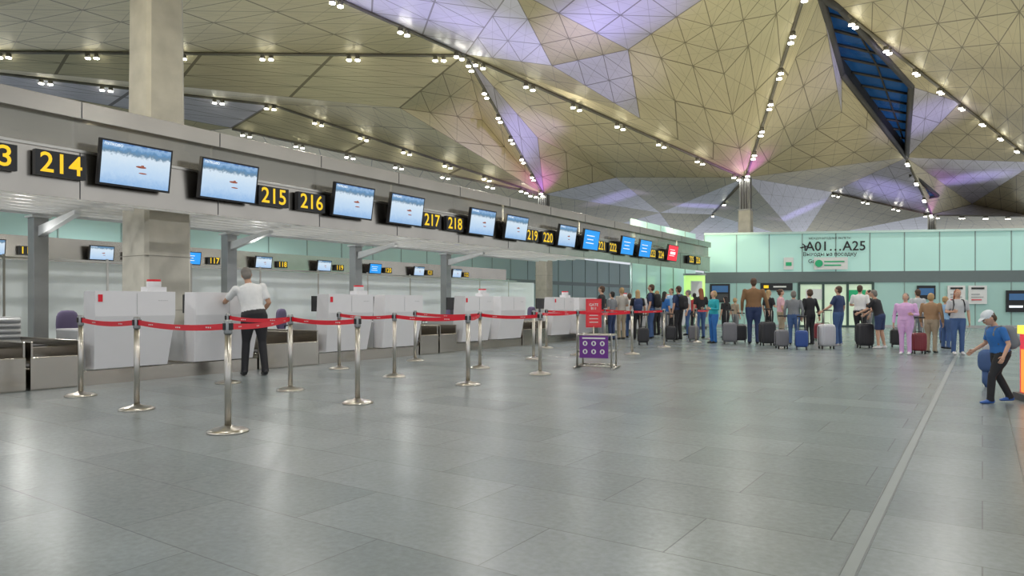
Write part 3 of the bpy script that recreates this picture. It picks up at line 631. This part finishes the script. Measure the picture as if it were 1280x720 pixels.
L_=[
 (752,357,428,100,cBk,cGr,dict(hair=HB)),
 (777,359,426,60,cSt,cBe,dict(hair=HY,armR=fold(1))),
 (765,364,427,80,cGr,cNv,dict(hair=HK)),
 (787,366,424,10,cW,cJn,dict(hair=HB,hstyle='bob')),
 (797,362,426,30,cBk,cBk,dict(hair=HY,hstyle='long',bag=cNv)),
 (814,355,425,100,cNv,cJn,dict(hair=HB,bag=cBk)),
 (821,363,421,60,cGr,cBk,dict(hair=HY)),
 (831,364,423,-20,cBl,cGr,dict(hair=HK,hstyle='long',armL=fold(-1))),
 (848,357,427,70,cNv,cBk,dict(hair=HB,bag=cBk)),
 (839,360,419,150,cLB,cBk,dict(hair=HB)),
 (860,362,421,110,cLg,cJn,dict(hair=HG)),
 (868,366,419,20,cRd,cBk,dict(hair=HK,hstyle='bun')),
 (876,360,425,40,cBk,cJn,dict(hair=HR,hstyle='long')),
 (892,363,431,140,cTe,cBl,dict(hair=HY,hstyle='bob',sleeve='long',armR=fold(1),armL=fold(-1),wide=1.18)),
 (907,370,424,60,cBk,cBk,dict(hair=HK,hstyle='long')),
 (919,372,421,-30,cBe,cGr,dict(hair=HY,hstyle='bob')),
 (942,347,432,20,cBr,cNv,dict(hair=HB,sleeve='long',wide=1.25,armR=hold(1))),
 (961,362,424,-30,cBk,cBk,dict(hair=HY,hstyle='long',armR=fold(1))),
 (976,361,428,-60,cPk,cBe,dict(hair=HB,hstyle='bun')),
 (992,363,433,10,cGr,cJn,dict(hair=HG,hstyle='bob',sleeve='long',wide=1.12)),
 (1012,361,433,50,cBk,cBk,dict(hair=HB,hstyle='bob',sleeve='long',armR=hold(1),wide=1.1)),
 (1048,357,434,70,cNv,cJn,dict(hair=HB,armL=((-.08,.10,-.25),(-.1,.2,-.15)),shoes=WHITE,wide=1.1)),
 (1075,356,430,-10,cW,cBk,dict(hair=HB,armL=fold(-1),wide=1.1)),
 (1086,362,429,110,cBk,cGr,dict(hair=HK)),
 (1100,361,438,75,cBk,cNv,dict(hair=HG,legs='shorts',lean=.26,armR=((.05,.16,-.24),(-.05,.20,-.14)),armL=((-.05,.16,-.24),(.02,.22,-.10)),shoes=WHITE,footR=(.02,-.08),wide=1.15)),
 (1132,366,445,170,cLi,cLi,dict(hair=HG,hstyle='bob',sleeve='long',wide=1.3,armL=fold(-1),shoes=WHITE)),
 (1147,361,433,30,cLg,cGr,dict(hair=HB)),
 (1164,366,443,-20,cFl,cBe,dict(hair=HY,hstyle='bob',sleeve='long',wide=1.3)),
 (1197,361,445,200,cLg,cJn,dict(hair=HR,hstyle='long',bag=cBk,armR=fold(1),shoes=WHITE,wide=1.1)),
 (1182,370,438,-40,cLB,cJn,dict(hair=HY)),
]
for u,vt,vf,h,t_,b_,k in L_: pp(u,vt,vf,h,t_,b_,**k)
pp(1251,388,506,118,cBl,cBk,name='walking_boy',hair=HB,child=True,cap=C('cap_white',(.75,.8,.85)),nod=.45,lean=.20,sleeve='short',vox=.012,footL=(0,.24),footR=(0,-.22),kneeR=.06,liftR=.03,kneeL=.03,wide=1.25,
   armL=((-.10,-.05,-.26),(-.05,.12,-.22)),armR=((.08,.02,-.27),(.02,.20,-.14)),shoes=mat('sneaker_blue',(.04,.12,.4),.5),bag=cGr,skin=SK)
p=floor_pt(1234,484); q=MB(); q.ell((0,0,.36),(.11,.09,.15),cJn,16,10,.7); q.ell((.02,.05,.52),(.08,.06,.10),cLg,14,8,.8); q.tube([(0,0,.47),(.03,.03,.64),(.06,.06,.50)],.012,cJn,6); q.tube([(-.02,0,.22),(-.03,0,.07),(0,0,.0)],[.04,.03,.02],cJn,8)
q.build('carried_jacket_bag',loc=p)
def suitcase(u,v,vt,m,rot=0,handle=True,wd_=None):
    p=floor_pt(u,v-1); z=depth_of(v-1); h=(v-1-vt)/F*z; h=max(.45,min(.8,h)); w=wd_ or h*.66; d=.26; q=MB()
    q.ell((0,0,h/2+.04),(w/2,d/2,h/2-.02),m,28,16,.35)
    for i in range(-2,3): q.box((i*w/6.2,0,h/2+.04),(.012,d*1.02,h*.72),m)
    q.tube([(-w*.49,0,.1),(-w*.49,0,h-.04)],.012,BLACK,6); q.tube([(w*.49,0,.1),(w*.49,0,h-.04)],.012,BLACK,6)
    for sx in(-1,1):
        for sy in(-1,1): q.tube([(sx*w*.36-.012,sy*d*.32,.03),(sx*w*.36+.012,sy*d*.32,.03)],.03,BLACK,12); q.box((sx*w*.36,sy*d*.32,.065),(.03,.03,.04),BLACK)
    q.tube([(-.07,0,h+.01),(-.06,0,h+.045),(.06,0,h+.045),(.07,0,h+.01)],.01,BLACK,6)
    if handle:
        for sx in(-.09,.09): q.tube([(sx,-.06,h-.02),(sx,-.06,h+.36)],.008,CHROME,6)
        q.tube([(-.11,-.06,h+.36),(.11,-.06,h+.36)],.016,BLACK,8)
    q.build('suitcase',loc=p,rotz=rot)
SL=mat('suitcase_silver',(.55,.55,.58),.35,.4); SB=mat('suitcase_black',(.03,.03,.035),.45); SR=mat('suitcase_maroon',(.22,.03,.04),.4); SBl=mat('suitcase_blue',(.03,.08,.3),.4); SG=mat('suitcase_grey',(.18,.18,.2),.5)
for a in((1033,437,406,SL,.6),(1081,436,405,SB,.5),(959,433,403,SB,.7),(912,431,404,SG,.4),(1024,427,405,SR,.5),(1121,435,418,SB,.2),(977,437,413,SG,.6),(1148,443,426,SR,.4),(1183,430,410,SBl,.6),(838,428,408,SB,.5),(867,428,409,SG,.4),(804,432,412,SB,.5),(926,429,407,SB,.3),(1002,438,418,SBl,.2)):
    suitcase(*a)
# ------------------------------------------------------------------ lights
def lamp(kind,loc,energy,col,tgt=None,size=.12,ang_=160,blend=.6,name='downlight'):
    l=bpy.data.lights.new(name,kind); l.energy=energy; l.color=col
    if kind=='SPOT': l.spot_size=math.radians(ang_); l.spot_blend=blend
    l.shadow_soft_size=size
    o=bpy.data.objects.new(name,l); bpy.context.collection.objects.link(o); o.location=loc
    d=(Vector(tgt)-Vector(loc)) if tgt is not None else Vector((0,0,-1)); o.rotation_euler=d.to_track_quat('-Z','Y').to_euler()
for x in(-22,-15,-8,-1,6):
    for y in(-4,4,12,20,28,36):
        e=(400 if y<8 else 500)
        if x==-15 and y==4: e=150
        lamp('SPOT',(x,y,8.3 if e>200 else 7.5),e,(1,.98,.95),size=.15)
for y in(0,4,8,12,16,20,24): lamp('SPOT',(-12.0,y+1,2.75),85,(1,.99,.95),size=.12,ang_=170)  # added lamps without fixtures, brighten the space beneath the canopy
for y in(2,10,18): lamp('SPOT',(-18.5,y,3.6),260,(.97,1,.99),size=.15,ang_=170); lamp('SPOT',(-28.0,y+4,5.0),320,(.92,1,.98),size=.15,ang_=170)
for y in(0,5,10,15,20): lamp('SPOT',(-14.5,y+.5,2.2),25,(1,.98,.93),tgt=(-12.5,y+1.5,2.9),size=.1,ang_=165,name='uplight')  # added lamps aimed up to brighten the soffit slats
for y in range(-4,30,4): lamp('SPOT',(-10.9,y+1.0,3.5),(430 if abs(y-6)>3 else 200),(1,.89,.62),tgt=(-9+(y%8)*1.0,y+8,13),size=.1,ang_=145,name='uplight')
for (x,y) in((-2,30),(-6,36),(4,34),(-20,34),(-2,45),(4,55),(-24,20)): lamp('SPOT',(x,y,4.8),560,(1,.89,.64),tgt=(x,y+4,13),size=.1,ang_=150,name='uplight')
for k in('B','C','D'):
    p=V[k]+Vector((.9,-1.2,-.7)); lamp('SPOT',p,110,(.75,.15,1),tgt=V[k]+Vector((0,-1.5,1.5)),size=.1,ang_=120,name='violet_accent')
def vio(a,b_,c,e,col=(.48,.42,1)):
    cen=(V[a]+V[b_]+V[c])/3; n=(V[b_]-V[a]).cross(V[c]-V[a]).normalized()
    if n.z>0:n=-n
    lamp('SPOT',cen+n*5.0,e,col,tgt=cen,size=.1,ang_=75,blend=.9,name='violet_wash')
vio('T1','S1','G0',1000); vio('G0','G1','G2',500); vio('G0','G2','G3',1000); vio('S1','B','M4',1000); vio('R4','V1','R3',650); vio('R3','D','P1',800); vio('C','P1','F3',900); vio('R3','V2','V3',900); vio('B','K','P2',700); vio('C','P3','P2',900); vio('S1','G0','G1',800); vio('R1','R2','M5',350); vio('G1','G2','M1',350)
w=bpy.data.worlds.new('world'); bpy.context.scene.world=w; w.use_nodes=True
w.node_tree.nodes['Background'].inputs[0].default_value=(.88,.93,1,1); w.node_tree.nodes['Background'].inputs[1].default_value=.85
cd=bpy.data.cameras.new('camera'); cd.sensor_width=36; cd.lens=F/1280*36; cd.shift_y=19/1280; cd.clip_end=400
co=bpy.data.objects.new('camera',cd); bpy.context.collection.objects.link(co); co.location=(0,0,CAMH); co.rotation_euler=(math.pi/2,0,TH)
bpy.context.scene.camera=co
bpy.context.scene.view_settings.view_transform='Standard'
